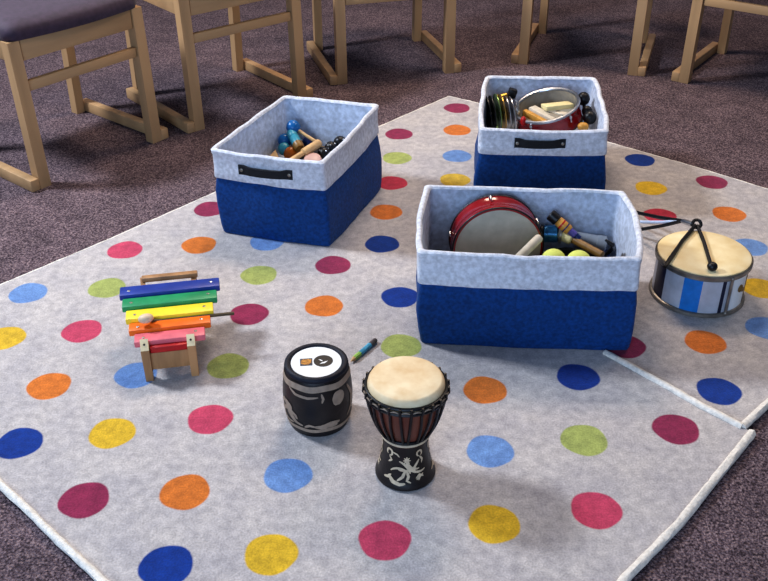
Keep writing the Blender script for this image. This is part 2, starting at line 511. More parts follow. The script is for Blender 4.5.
def quad_loop(q, z, rc=.35, m=14, bow=(0, 0, 0, 0), wr=0.0, seed=0, zw=0.0):
    pts = []
    for i in range(4):
        p0, p1, p2 = Vector(q[i - 1]), Vector(q[i]), Vector(q[(i + 1) % 4])
        e1 = (p0 - p1).normalized(); e2 = (p2 - p1).normalized()
        a, c = p1 + e1 * rc, p1 + e2 * rc
        for k in range(5):
            t = k / 4
            pts.append(((1 - t) ** 2 * a + 2 * t * (1 - t) * p1 + t * t * c, 0, i))
        d = p2 - e2 * rc
        nrm = Vector((e2.y, -e2.x))
        for k in range(1, m):
            t = k / m
            pts.append((c.lerp(d, t) + nrm * bow[i] * math.sin(PI * t), math.sin(PI * t), i))
    out = []
    for p, s, i in pts:
        w = noise.noise(Vector((p.x * .55, p.y * .55, z * .6 + seed))) * wr
        nn = Vector((p.x - sum(v[0] for v in q) / 4, p.y - sum(v[1] for v in q) / 4)).normalized()
        zz = z + zw * noise.noise(Vector((p.x * .8 + seed, p.y * .8, 3))) - (.04 * s if zw else 0)
        out.append((p.x + nn.x * w, p.y + nn.y * w, zz))
    return out

def lerpq(a, c, t): return [Vector(x).lerp(Vector(y), t) for x, y in zip(a, c)]

def make_bin(name, label, bot, rim, H, seamz, base_z, seed, handles, bulge=.05, side=.1):
    cx = sum(p[0] for p in bot) / 4; cy = sum(p[1] for p in bot) / 4
    t = thing(name, (cx, cy, 0), label, 'storage bin', 'blue and white fabric bins')
    def q(z, ins): return quad_inset(lerpq(bot, rim, z / H), ins)
    bow = (.10, side, .10, min(side, .14))
    bowb = (.10, .08, .10, .12)
    def bw(z):
        k = max(0, min(1, (z - 2.2) / 2.8))
        return tuple(p + (r - p) * k for p, r in zip(bowb, bow))
    b = MB()
    L = []
    for z, ins in ((.0, .05), (.03, .0), (.12, -.03), (.6, -.06), (1.3, -.08), (2.0, -.08), (2.8, -.05), (seamz - .2, -.01), (seamz + .1, .05), (seamz + .4, .08)):
        bl = bulge * min(1, max(0, math.sin(PI * min(1, z / 3.6))))
        L.append(quad_loop(q(z, ins - bl), z, .26, 16, bw(z) if z > 3 else bowb, .12, seed))
    b.loops(L, True, False)
    b.build('body', 'blue', t)
    b = MB(); L = []
    for z, ins, zw in ((seamz + .08, .02, .07), (seamz + .0, -.05, .07), (seamz + .06, -.08, .07), (seamz + .5, -.07, 0), (H - 1.1, -.06, 0), (H - .38, -.05, .0), (H - .26, -.09, .07), (H - .1, -.10, .07), (H - .02, -.03, .07),
                       (H, .05, .07), (H - .03, .13, .07), (H - .14, .19, .07)):
        L.append(quad_loop(q(z, ins), z, .3, 16, bw(z), .12, seed, zw))
    b.loops(L)
    b.build('cuff', 'cloth', t)
    b = MB(); L = []
    for z, ins, zw in ((H - .14, .19, .07), (H - .3, .16, 0), (H - .6, .19, 0), (H - 1.2, .22, 0), (H - 2.0, .24, 0), (H - 3.0, .26, 0), (base_z + .15, .3, 0), (base_z, .5, 0)):
        L.append(quad_loop(q(z, ins), z, .34, 16, bw(z), .18 if z < H - 1 else .12, seed, zw))
    b.loops(L, False, True)
    b.build('lining', 'lining', t)
    for (side, f0, f1, zc, dz) in handles:
        zf = zc / H
        qq = [Vector(v) for v in quad_inset(lerpq(bot, rim, zf), -.12)]
        A, B = qq[side], qq[(side + 1) % 4]
        e = (B - A).normalized(); nrm = Vector((e.y, -e.x))
        b = MB()
        m = 22; L = []
        Ln = (B - A).length
        for k in range(m + 1):
            u = k / m
            p = A.lerp(B, f0 + (f1 - f0) * u)
            mid = max(0, min(1, (u - .1) / .1)) * max(0, min(1, (.9 - u) / .1))
            h = .30 - .05 * mid
            out = .0 + .12 * mid * (math.sin(PI * u) ** .5)
            zz = zc - .06 * mid * math.sin(PI * u) + dz * (u - .5)
            c0 = p + nrm * (out - .0); c1 = p + nrm * (out + .09)
            L.append([(c0.x, c0.y, zz - h), (c1.x, c1.y, zz - h * .92), (c1.x, c1.y, zz + h * .92), (c0.x, c0.y, zz + h)])
        b.loops(L, True, True)
        h_ = b.build('handle', 'blackcloth', t)
        for u in (.055, .945):
            p = A.lerp(B, f0 + (f1 - f0) * u) + nrm * .08
            b = MB(); b.lathe([(.10, 0), (.10, .03), (.07, .05), (.0001, .06)], axis_m((p.x, p.y, zc + dz * (u - .5)), (nrm.x, nrm.y, 0)), 16)
            b.build('rivet', 'dsteel', h_)
    return t

H = 5.4
# corners counter-clockwise from front-left
make_bin('fabric_bin', 'nearest blue and white fabric bin, long side forward, holding a red drum',
         [(1.78, 37.6), (11.8, 36.9), (12.25, 43.4), (2.2, 44.0)], [(1.55, 37.3), (11.52, 36.55), (12.3, 43.35), (2.2, 44.15)], H, 3.58, .8, 1, [], .06, .34)
make_bin('fabric_bin', 'blue and white fabric bin at the left, with a black handle and blue shakers inside',
         [(-9.46, 48.95), (-3.1, 47.1), (-.15, 54.7), (-6.1, 56.6)], [(-9.66, 48.85), (-3.34, 47.0), (-.36, 55.5), (-6.22, 57.1)], H, 3.62, 2.0, 9,
         [(0, .26, .73, 4.42, .05), (2, .26, .73, 4.42, 0)])
make_bin('fabric_bin', 'farthest blue and white fabric bin, black front handle, heaped with cymbals and a drum',
         [(5.75, 51.6), (13.15, 51.3), (13.95, 59.7), (6.8, 60.1)], [(5.68, 51.5), (13.05, 51.2), (14.0, 60.05), (6.9, 60.6)], H, 3.8, 2.5, 17,
         [(0, .28, .67, 4.58, 0), (2, .28, .67, 4.58, 0)], .18, .16)

# ------------------------------------------------------------------ djembe
def ribbon(b, surf, pts, w, lift=.025):
    """strip on a surface of revolution; surf(theta, z)->(point, normal)"""
    P = []
    q = []
    for i in range(len(pts) - 1):
        a, c = Vector(pts[i]), Vector(pts[i + 1])
        k = max(2, int((c - a).length / .06))
        for j in range(k): q.append(a.lerp(c, j / k))
    q.append(Vector(pts[-1]))
    for i, p in enumerate(q):
        a = q[max(0, i - 1)]; c = q[min(len(q) - 1, i + 1)]
        t = (c - a); t = t.normalized() if t.length > 1e-9 else Vector((1, 0))
        nrm = Vector((-t.y, t.x))
        u = i / max(1, len(q) - 1)
        ww = w * (.35 + .65 * math.sin(PI * min(1, max(0, u)) ) ** .6)
        P.append((p + nrm * ww, p - nrm * ww))
    K = 4
    rows = [[b.bm.verts.new(surf(*(x.lerp(y, k / K)), lift)) for k in range(K + 1)] for x, y in P]
    for a, c in zip(rows, rows[1:]):
        for k in range(K):
            f = b.bm.faces.new((a[k], a[k + 1], c[k + 1], c[k])); f.smooth = True

def arc2(cx, cy, r, a0, a1, n=9, sx=1.0):
    return [(cx + sx * r * math.cos(math.radians(a0 + (a1 - a0) * i / n)), cy + r * math.sin(math.radians(a0 + (a1 - a0) * i / n))) for i in range(n + 1)]

class Frame:
    """cylindrical frame whose theta=0 faces the reader's side of the room"""
    def __init__(s, cx, cy):
        d = Vector((-cx, -cy)).normalized()
        s.c = Vector((cx, cy)); s.f = d; s.r = Vector((-d.y, d.x))
        if s.r.x < 0: s.r = -s.r
    def pt(s, th, rad, z):
        p = s.c + s.f * (rad * math.cos(th)) + s.r * (rad * math.sin(th))
        return Vector((p.x, p.y, z))
    def flat(s, u, v, z):
        """u to the right, v away"""
        p = s.c + s.r * u - s.f * v
        return Vector((p.x, p.y, z))

def prof_r(prof, z):
    for (r0, z0), (r1, z1) in zip(prof, prof[1:]):
        if z0 <= z <= z1 and z1 > z0: return r0 + (r1 - r0) * (z - z0) / (z1 - z0)
    return prof[-1][0] if z > prof[-1][1] else prof[0][0]

dj = thing('djembe_drum', (.83, 28.67, 0), 'small goblet hand drum with cream skin, black ropes and carved dark foot', 'drum')
F = Frame(.83, 28.67)
T = Matrix.Translation(Vector((.83, 28.67, 0)))
foot = [(1.18, 0), (1.23, .06), (1.23, .16), (1.17, .26), (1.10, .45), (1.01, .85), (.93, 1.35), (.9, 1.8), (.91, 2.15)]
b = MB(); b.lathe(foot, T, 56); ft = b.build('carved_foot', 'dark', dj)
bowl = [(.88, 2.15), (.94, 2.32), (1.05, 2.55), (1.2, 2.9), (1.36, 3.4), (1.47, 4.0), (1.5, 4.4)]
b = MB(); b.lathe(bowl, T, 56); b.build('bowl', 'djshell', dj)
b = MB(); b.lathe([(1.5, 4.3), (1.5, 4.55), (1.47, 4.68), (1.41, 4.79), (1.33, 4.83), (.7, 4.84), (.0001, 4.84)], T, 64); b.build('drum_skin', 'skin', dj)
b = MB(); b.torus((.83, 28.67, 2.17), .94, .07, None, 56, 8); b.build('waist_ring', 'carve', dj)
b = MB(); b.torus((.83, 28.67, 2.35), .98, .085, None, 56, 8); b.build('rope_ring', 'black', dj)
b = MB(); b.torus((.83, 28.67, 4.5), 1.56, .07, None, 64, 8); b.build('rope_ring', 'black', dj)
b = MB(); b.torus((.83, 28.67, 4.25), 1.56, .085, None, 64, 8); b.build('rope_ring', 'black', dj)
NR = 24
for i in range(NR):
    th = 2 * PI * (i + .5) / NR
    b = MB()
    pts = [F.pt(th, 1.64, 4.55), F.pt(th, 1.66, 4.3)]
    for k in range(7):
        z = 4.1 - (4.1 - 2.37) * k / 6
        pts.append(F.pt(th + (.05 if i % 2 else -.05) * (k / 6), prof_r(bowl, z) + .07, z))
    b.sweep(pts, .055, 6); b.build('rope_cord', 'black', dj)
b = MB()
for i in range(NR):
    t0 = 2 * PI * i / NR
    b.sweep([F.pt(t0 + .26 * (k / 4 - .5) * .75, 1.64, 4.36 + .05 * math.sin(PI * k / 4)) for k in range(5)], [.02, .03, .035, .03, .02], 6)
b.build('cream_lacing', 'carved', dj)
# carved ornament on the foot
def surf_foot(th, z, lift): return F.pt(th, prof_r(foot, max(.02, z)) + lift, z)
st = []
cxs, cys = .06, 1.15
for a in range(0, 360, 45):      # star flower
    st.append(([(cxs, cys + .12), (cxs + .16 * math.cos(math.radians(a)), cys + .12 + .17 * math.sin(math.radians(a)))], .028))
st += [(arc2(-.42, .62, .62, 75, 10), .04), (arc2(-.25, .48, .45, 140, 30), .04), ([(.02, .9), (-.1, .6), (-.3, .42)], .045),
       ([(.05, .85), (.12, .62), (.06, .45), (.2, .36)], .04), (arc2(.62, 1.35, .62, 200, 290), .04), (arc2(.5, 1.3, .42, 180, 280), .04),
       ([(.1, .85), (.35, .95), (.6, 1.25)], .04), (arc2(.62, 1.5, .12, -60, 260), .035), ([(.62, 1.38), (.75, 1.2), (.7, 1.05)], .035),
       (arc2(-.72, 1.5, .14, -90, 230), .04), ([(-.72, 1.34), (-.6, 1.2), (-.75, 1.08)], .035), ([(-.55, 1.55), (-.35, 1.5), (-.25, 1.4)], .03),
       ([(-.85, .42), (-.6, .5), (-.45, .36), (-.2, .3), (.0, .34)], .06), ([(-.7, .5), (-.55, .62)], .03), ([(.4, .5), (.55, .62), (.72, .5)], .035),
       ([(.5, .4), (.6, .62)], .03), ([(.42, .44), (.72, .62)], .03), ([(-.38, .96), (-.2, .86), (.0, .86), (.25, .86)], .035), ([(.1, .86), (.35, .8), (.42, .95)], .03)]
for k in range(3):
    b = MB()
    for pts, w in st:
        ribbon(b, surf_foot, [(x + k * 2 * PI / 3, y * 1.12) for x, y in pts], w * 1.35)
    b.build('carved_ornament', 'carve', ft)

# ------------------------------------------------------------------ barrel drum
bx, by = -2.88, 32.05
bd = thing('barrel_drum', (bx, by, 0), 'small dark barrel drum with a white round sticker on its top', 'drum')
F2 = Frame(bx, by); T2 = Matrix.Translation(Vector((bx, by, 0)))
bp_ = [(1.22, 0), (1.3, .04), (1.36, .2), (1.43, .6), (1.49, 1.1), (1.5, 1.6), (1.47, 2.1), (1.42, 2.5), (1.35, 2.85), (1.28, 3.0)]
b = MB(); b.lathe(bp_, T2, 64); sh = b.build('shell', 'dark', bd)
b = MB(); b.torus((bx, by, 3.0), 1.22, .14, None, 64, 12); b.build('rim_ring', 'navy', bd)
b = MB(); b.lathe([(1.2, 2.95), (1.15, 3.03), (.0001, 3.04)], T2, 56); b.build('drumhead', 'navy', bd)
b = MB(); b.lathe([(1.07, 3.03), (1.07, 3.065), (.0001, 3.067)], T2, 56); stk = b.build('round_sticker', 'white', bd)
stk['label'] = 'white round sticker'
def flatshape(name, mats, pts, z, parent):
    b = MB(); vs = [b.bm.verts.new(F2.flat(u, v, z)) for u, v in pts]; b.bm.faces.new(vs)
    o = b.build(name, mats, parent); return o
flatshape('picture_patch', 'slate', [(-.68, -.24), (-.16, -.24), (-.16, .27), (-.68, .27)], 3.071, stk)
flatshape('picture_patch', 'orangeart', [(-.65, -.08), (-.5, -.17), (-.33, -.17), (-.21, -.05), (-.2, .17), (-.35, .23), (-.55, .22), (-.65, .1)], 3.075, stk)
flatshape('round_emblem', 'black', [(.3 + .41 * math.cos(2 * PI * i / 36), .03 + .41 * math.sin(2 * PI * i / 36)) for i in range(36)], 3.071, stk)
flatshape('emblem_mark', 'white', [(.14, -.17), (.36, -.14), (.5, .02), (.36, -.03), (.22, -.09)], 3.076, stk)
flatshape('emblem_mark', 'white', [(.1, .14), (.22, .02), (.3, .0), (.2, .13)], 3.076, stk)
def surf_b(th, z, lift): return F2.pt(th, prof_r(bp_, max(.05, z)) + lift, z)
def band(z0, z1, wob=0.0, ph=0):
    n = 90; pr = None; first = None
    for i in range(n + 1):
        th = 2 * PI * i / n
        w = wob * math.sin(7 * th + ph)
        a = [b.bm.verts.new(surf_b(th, z0 + w + (z1 - z0) * k / 3, .02)) for k in range(4)]
        if pr:
            for k in range(3):
                f = b.bm.faces.new((pr[k], a[k], a[k + 1], pr[k + 1])); f.smooth = True
        pr = a
for z0_, z1_ in ((2.52, 2.80), (.36, .56)):
    b = MB(); band(z0_, z1_, .02); b.build('painted_band', 'carved', sh)
ww = [(arc2(-1.0, 1.0, .33, 0, 300), .07), ([(-1.25, 1.75), (-1.05, 1.5), (-.9, 1.1), (-.75, .8), (-.5, .7)], .08), (arc2(-1.1, 1.45, .22, -40, 220), .06),
      ([(-.95, 2.5), (-.7, 2.3), (-.3, 2.25), (0.0, 2.3)], .05), ([(-.15, .72), (.1, .68), (.35, .82), (.62, .8)], .10), ([(.05, .8), (.3, .7), (.55, .66)], .08),
      ([(.6, 2.4), (.62, 2.2), (.6, 1.95), (.56, 1.72)], .16), ([(.1, 2.45), (.14, 2.2), (.1, 2.0)], .03), ([(1.0, 2.4), (1.2, 1.8), (1.15, 1.2), (.95, .8)], .05),
      ([(-.45, .62), (-.3, .78), (-.1, .7)], .05)]
for k in range(2):
    b = MB()
    for pts, w in ww: ribbon(b, surf_b, [(x + k * PI, y) for x, y in pts], w * 1.3, .024)
    b.build('carved_ornament', 'carved', sh)

# ------------------------------------------------------------------ pen on the rug
pn = thing('marker_pen', (-1.0, 36.9, 0), 'blue and green pencil lying on the rug behind the drums', 'pencil')
pa, pb = Vector((-1.6, 36.0, .13)), Vector((-.41, 37.75, .13))
dpn = pb - pa
b = MB(); b.rod(pa + dpn * .14, pa + dpn * .5, [(.12, 0), (.12, 1)], 8); b.build('barrel', 'penlime', pn)
b = MB(); b.rod(pa + dpn * .36, pa + dpn * .76, [(.125, 0), (.125, 1)], 8); b.build('sleeve', 'penblue', pn)
b = MB(); b.rod(pa + dpn * .76, pb, [(.13, 0), (.13, .9), (.1, 1)], 8); b.build('cap', 'pengrey', pn)
b = MB(); b.rod(pa, pa + dpn * .15, [(.02, 0), (.115, .9), (.115, 1)], 8); b.build('tip', 'beech', pn)

# ------------------------------------------------------------------ striped snare drum
sx, sy = 16.5, 42.05
sd = thing('striped_drum', (sx, sy, 0), 'round drum with blue, navy and silver striped side and metal hoops', 'drum')
sd.scale = (.975, .975, 1.06)
F3 = Frame(sx, sy); T3 = Matrix.Translation(Vector((sx, sy, 0)))
b = MB()
cuts = [(-68, -45, 1), (-45, -17, 0), (-17, 6, 2), (6, 31, 0), (31, 36, 1), (36, 47, 0), (47, 76, 3), (76, 100, 1), (100, 126, 0), (126, 150, 2), (150, 176, 0), (176, 198, 1), (198, 222, 0), (222, 244, 2), (244, 268, 0), (268, 292, 0)]
for a0, a1, mi in cuts:
    n = max(2, int((a1 - a0) / 4))
    for k in range(n):
        t0, t1 = math.radians(a0 + (a1 - a0) * k / n), math.radians(a0 + (a1 - a0) * (k + 1) / n)
        f = b.bm.faces.new([b.bm.verts.new(F3.pt(t, 2.36, z)) for t, z in ((t0, .1), (t1, .1), (t1, 2.2), (t0, 2.2))])
        f.material_index = mi; f.smooth = True
bmesh.ops.remove_doubles(b.bm, verts=b.bm.verts[:], dist=1e-4)
b.build('shell', ['panelsilver', 'panelnavy', 'panelblue', 'white'], sd)
hp = lambda z, h: [(2.5, z), (2.62, z), (2.66, z + .04), (2.66, z + h - .04), (2.62, z + h), (2.52, z + h), (2.5, z)]
b = MB(); b.lathe([(2.34, 0), (2.46, 0), (2.5, .05), (2.48, .18), (2.42, .22), (2.34, .22)], T3, 72, False, False); b.build('hoop', 'dsteel', sd)
b = MB(); b.lathe([(2.36, 2.02), (2.46, 2.02), (2.5, 2.07), (2.48, 2.18), (2.5, 2.24), (2.44, 2.3), (2.38, 2.26)], T3, 72, False, False); b.build('hoop', 'dsteel', sd)
b = MB(); b.lathe([(2.4, 2.2), (2.39, 2.33), (2.32, 2.37), (1.2, 2.38), (.0001, 2.38)], T3, 72, False, True); b.build('drumhead', 'skiny', sd)
b = MB(); b.lathe([(.0001, .06), (2.36, .06)], T3, 60, False, False); b.build('drumhead', 'skin', sd)
for a in (41, 141, 221):
    t = math.radians(a)
    b = MB(); b.sweep([F3.pt(t, 2.46, .12), F3.pt(t, 2.46, 2.2)], .08, 8)
    p = F3.pt(t, 2.46, 2.12); b.ball(p, .11, n=12); p = F3.pt(t, 2.46, .2); b.ball(p, .11, n=12)
    b.build('tension_rod', 'dsteel', sd)
p = F3.pt(math.radians(62), 2.36, 1.3)
nn = (p - Vector((sx, sy, 1.3)))
b = MB(); b.lathe([(.2, 0), (.2, .05), (.12, .1), (.12, .16), (.0001, .18)], axis_m(p, nn), 16); b.build('lug_knob', 'brownwood', sd)

# beaters and cords over the drum
st_ = thing('drum_beater', (16.2, 42.5, 2.52), 'black V-shaped beater with a ring and round tip, resting on the striped drum head', 'drum beater')
ring = Vector((16.85, 44.75, 2.68))
b = MB(); b.torus(None, .22, .09, Matrix.Translation(ring) @ Matrix.Rotation(.75, 4, 'X'), 28, 8); b.build('ring', 'black', st_)
b = MB(); b.sweep([ring + Vector((-.14, -.16, -.02)), (15.6, 43.0, 2.63), (14.25, 40.75, 2.65), (14.05, 40.5, 2.55)], [.11, .1, .12, .09], 8); b.build('arm', 'black', st_)
b = MB(); b.sweep([ring + Vector((-.02, -.2, -.02)), (16.7, 42.9, 2.62), (16.36, 40.5, 2.63)], [.1, .1, .1], 8); b.build('arm', 'black', st_)
b = MB(); b.ball((16.32, 40.2, 2.74), .26, (1, 1, .9), n=16); b.build('tip', 'black', st_)
st2 = thing('cord_bundle', (15.4, 49.5, 0), 'three thin black and pale blue cords from the striped drum to behind the nearest bin', 'cords')
j = Vector((16.35, 45.6, 2.4))
for e, m, r in (((14.55, 51.6, .15), 'black', .11), ((14.5, 50.0, .13), 'paleblue', .09), ((14.1, 48.7, .12), 'black', .10)):
    e = Vector(e)
    b = MB(); b.sweep([ring + Vector((-.2, .02, -.03)), j, j.lerp(e, .33) + Vector((0, 0, -.1)), j.lerp(e, .66) + Vector((0, 0, -.12)), e], [r * .9, r, r, r, r], 8); b.build('cord', m, st2)
b = MB(); b.rod(ring + Vector((-.25, .0, -.03)), j, [(.12, 0), (.14, .2), (.14, .8), (.12, 1)], 10); b.build('ferrule', 'steel', st2)

# ------------------------------------------------------------------ xylophone (local frame)
XR = math.radians(10.5)
xy = thing('toy_xylophone', (-9.87, 35.05, 0), 'wooden toy xylophone with six rainbow bars standing on the rug', 'xylophone', rotz=XR)
xy['_local'] = 1
bars = [('xred', -.02, .5, 1.78, .84, .02), ('xpink', .24, .95, 2.0, 1.6, .1), ('xorange', 1.0, 1.64, 2.15, 1.87, .12), ('xyellow', 1.76, 2.53, 2.3, 2.03, .13),
        ('xgreen', 2.62, 3.38, 2.45, 2.23, .15), ('xblue', 3.44, 4.24, 2.6, 2.38, .17)]
nm = dict(xred='red', xpink='pink', xorange='orange', xyellow='yellow', xgreen='green', xblue='blue')
for m, y0, y1, z, hl, cx in bars:
    b = MB(); b.box((cx, (y0 + y1) / 2, z - .16), (2 * hl, y1 - y0, .32), bev=.05, seg=2)
    o = b.build('tone_bar', m, xy); o['label'] = nm[m] + ' tone bar'
    if m != 'xred':
        for s in (-1, 1):
            b = MB(); b.lathe([(.075, z - .01), (.075, z + .012), (.04, z + .025), (.0001, z + .028)], Matrix.Translation(Vector((cx + s * (hl - .42), (y0 + y1) / 2 + s * .05, 0))), 12)
            b.build('pin', 'steel' if m in ('xblue', 'xorange') else 'dsteel', o)
for s in (-1, 1):
    # front post with slanted cut top
    b = MB()
    x0 = s * 1.04
    b.loops([[(x0 - .17, -.14, 0), (x0 + .17, -.14, 0), (x0 + .17, .2, 0), (x0 - .17, .2, 0)],
             [(x0 - .19, -.16, 1.74), (x0 + .19, -.16, 1.74), (x0 + .19, .2, 1.74), (x0 - .19, .2, 1.74)]], True, True)
    pst = b.build('front_post', 'xwood', xy, flat=True)
    b = MB()
    b.loops([[(x0 - .19, -.16, 1.74), (x0 + .19, -.16, 1.74), (x0 + .19, .22, 1.74), (x0 - .19, .22, 1.74)],
             [(x0 - .18, -.13, 1.78), (x0 + .18, -.13, 1.78), (x0 + .18, .2, 2.16), (x0 - .18, .2, 2.16)]], False, True)
    b.build('cut_top', 'xlight', pst, flat=True)
    b = MB(); b.lathe([(.05, 0), (.05, .03), (.0001, .03)], axis_m((x0, .03, 1.96), (0, -.78, .62)), 12); b.build('screw', 'black', pst)
    b = MB()
    b.prism([(.2, 1.1), (4.1, 1.2), (5.2, 2.05), (5.2, 2.45), (4.2, 2.26), (.3, 1.6), (.2, 1.46)], -.11, .11,
            Matrix.Translation(Vector((s * .82 + .06, 0, 0))) @ Matrix(((1, s * .085, 0, 0), (0, 1, 0, 0), (0, 0, 1, 0), (0, 0, 0, 1))) @ Matrix(((0, 0, 1, 0), (1, 0, 0, 0), (0, 1, 0, 0), (0, 0, 0, 1))))
    b.build('side_rail', 'xwood', xy)
    b = MB(); b.box((s * .95 + .1, 3.9, .6), (.36, .4, 1.2), bev=.04); b.build('rear_post', 'xwood', xy)
b = MB(); b.box((0, .08, 1.0), (1.8, .18, .92), bev=.02); b.build('end_panel', 'xwood', xy)
b = MB(); b.box((.15, 4.97, 2.48), (2.72, .34, .26), bev=.05); b.build('handle_bar', 'xwood', xy)
ml = thing('wooden_mallet', (-10.9, 36.1, 2.3), 'wooden mallet with an oval head lying across the xylophone bars', 'mallet')
exv = Vector((math.cos(XR), math.sin(XR), 0)); eyv = Vector((-math.sin(XR), math.cos(XR), 0)); ox = Vector((-9.87, 35.05, 0))
def XL(x, y, z): return ox + exv * x + eyv * y + Vector((0, 0, z))
b = MB(); b.ball(XL(-.92, 1.33, 2.52), .36, (1.0, .72, .62), Matrix.Rotation(XR + .15, 3, 'Z'), 20); b.build('head', 'tan', ml)
b = MB(); b.sweep([XL(-.8, 1.5, 2.3), XL(-.5, 1.66, 2.12), XL(-.2, 1.7, 2.06), XL(2.0, 1.7, 2.06), XL(3.1, 1.86, 1.95)], .085, 8); b.build('handle', 'stickdark', ml)

# ------------------------------------------------------------------ contents: nearest bin
def hand_drum(name, label, c, axis, R, depth, shell, skin, group=None, lugs=5, hoop='black', inner=None, rim='black'):
    """c = centre of the skin side, axis points out of the skin"""
    t = thing(name, c, label, 'drum', group)
    A = axis_m(c, axis)
    b = MB()
    b.lathe([(R - .1, .0), (R, .0), (R + .03, -.1), (R + .03, -.38), (R, -.42), (R, -depth + .3), (R + .03, -depth + .26), (R + .03, -depth + .04), (R, -depth), (R - .1, -depth)], A, 64, False, False)
    b.build('shell', shell, t)
    b = MB(); b.lathe([(R - .1, -depth), (R - .1, 0)], A, 64, False, False); b.build('inner_wall', inner or shell, t)
    b = MB(); b.lathe([(R - .09, -.02), (R - .16, .02), (.0001, .03)] , A, 64, False, False); b.build('drum_skin', skin, t)
    b = MB(); b.torus(None, R + .02, .045, A @ Matrix.Translation(Vector((0, 0, -.02))), 64, 8); b.build('rim_hoop', hoop, t)
    b = MB(); b.torus(None, R + .02 if rim == 'black' else R - .02, .05 if rim == 'black' else .11, A @ Matrix.Translation(Vector((0, 0, -depth))), 64, 8); b.build('rim_hoop', rim, t)
    for i in range(lugs):
        a = 2 * PI * i / lugs + .45
        b = MB()
        p0 = A @ Vector(((R + .09) * math.cos(a), (R + .09) * math.sin(a), -depth + .1)); p1 = A @ Vector(((R + .09) * math.cos(a), (R + .09) * math.sin(a), -depth * .55))
        b.rod(p0, p1, [(.05, 0), (.09, .15), (.09, .4), (.05, .5), (.05, 1)], 8); b.build('tuning_lug', 'steel', t)
    return t

def single(b, name, m, origin, label, cat, group=None):
    o = b.build(name, m, None, origin); return tag(o, label, cat, group)

hand_drum('red_hand_drum', 'red hand drum with a grey skin standing upright in the nearest bin', (5.78, 41.45, 3.06), (.04, -1, .05), 2.28, 1.5, 'redshell', 'greyskin')
bk = thing('black_tub_drum', (9.35, 40.3, .8), 'black tub drum lying under the lime balls in the nearest bin', 'drum')
b = MB(); b.lathe([(1.5, .82), (1.68, .9), (1.72, 1.5), (1.72, 2.7), (1.6, 2.72), (1.58, 2.55), (.0001, 2.55)], Matrix.Translation(Vector((9.35, 40.3, 0))), 48); b.build('shell', 'black', bk)
b = MB(); b.torus((9.35, 40.3, 2.74), 1.66, .11, None, 56, 8); b.build('rim_hoop', 'blackcloth', bk)
for (p, lab) in (((8.4, 40.25, 3.1), 'left lime green ball in the nearest bin'), ((9.62, 40.1, 3.1), 'right lime green ball in the nearest bin')):
    b = MB(); b.ball(p, .62, (1, 1, .95), n=28)
    single(b, 'lime_ball', 'lime', (p[0], p[1], p[2] - .6), lab, 'ball', 'lime green balls in the bin')
b = MB(); b.rod((6.0, 39.85, 2.75), (7.8, 41.15, 3.95), [(.2, 0), (.23, .03), (.23, .96), (.18, 1)], 18)
single(b, 'wooden_stick', 'palewood', (6.0, 39.85, 2.5), 'pale thick wooden stick leaning on the red drum face in the nearest bin', 'stick')
be = thing('bell_shaker', (8.55, 42.7, 2.8), 'shiny blue metal shaker beside the red drum in the nearest bin', 'shaker')
b = MB(); b.rod((8.25, 42.75, 3.25), (9.0, 42.6, 3.3), [(.3, 0), (.45, .08), (.45, .92), (.3, 1)], 22); b.build('drum_case', 'bluemetal', be)
b = MB(); b.rod((8.08, 42.78, 3.24), (8.26, 42.75, 3.25), [(.3, 0), (.48, .3), (.48, .9), (.4, 1)], 22); b.build('end_cap', 'black', be)
b = MB(); b.rod((8.99, 42.6, 3.3), (9.2, 42.56, 3.3), [(.4, 0), (.48, .3), (.48, .8), (.3, 1)], 22); b.build('end_cap', 'dsteel', be)
cs = thing('striped_shaker', (9.4, 42.2, 3.0), 'shaker tube with a black cap and orange and purple bands in the nearest bin', 'shaker')
a0, a1 = Vector((8.5, 42.8, 4.35)), Vector((9.98, 42.05, 3.3))
d = a1 - a0
for f0, f1, m, nme, r in ((0, .26, 'black', 'end_cap', .3), (.26, .66, 'orangewood', 'barrel', .27), (.38, .43, 'xred', 'stripe', .275), (.52, .56, 'balldark', 'stripe', .275), (.66, .86, 'purple', 'barrel', .2), (.86, 1, 'balldark', 'end_cap', .18)):
    b = MB(); b.rod(a0 + d * f0, a0 + d * f1, [(r * .85, 0), (r, .08), (r, .92), (r * .85, 1)], 18); b.build(nme, m, cs)
mr = thing('wooden_claves', (9.8, 41.6, 2.9), 'brown stick with a cream end slanting across the nearest bin', 'stick')
b = MB(); b.rod((9.62, 42.25, 3.22), (10.95, 40.75, 3.08), [(.2, 0), (.2, .98), (.12, 1)], 16); b.build('shaft', 'brownwood', mr)
b = MB(); b.rod((9.0, 42.55, 3.35), (9.66, 42.2, 3.2), [(.26, 0), (.3, .1), (.3, .9), (.22, 1)], 18); b.build('cream_end', 'cream', mr)
b = MB(); b.rod((9.9, 43.0, 2.85), (11.55, 42.5, 2.75), [(.3, 0), (.36, .04), (.36, .7), (.39, .71), (.39, .96), (.3, 1)], 24)
single(b, 'grey_tube', 'greytube', (10.7, 42.7, 2.4), 'grey plastic tube against the back wall of the nearest bin', 'tube')
b = MB(); b.lathe([(.6, .8), (.7, .9), (.74, 1.6), (.7, 2.35), (.5, 2.45), (.0001, 2.46)], Matrix.Translation(Vector((11.0, 42.3, 0))), 28)
single(b, 'dark_blue_shaker', 'balldark', (11.0, 42.3, .8), 'dark blue shaker pot below the grey tube in the nearest bin', 'shaker')
b = MB(); b.sweep([(11.3, 41.6, 2.6), (11.5, 41.1, 3.3), (11.35, 40.7, 3.7), (11.0, 40.9, 3.9)], [.1, .13, .12, .06], 8); b.sweep([(11.2, 41.0, 2.0), (11.4, 40.5, 2.9), (11.42, 40.2, 3.3)], [.12, .12, .05], 8)
single(b, 'black_tongs', 'black', (11.3, 41, 2.0), 'black curved clip at the right end of the nearest bin', 'clip')
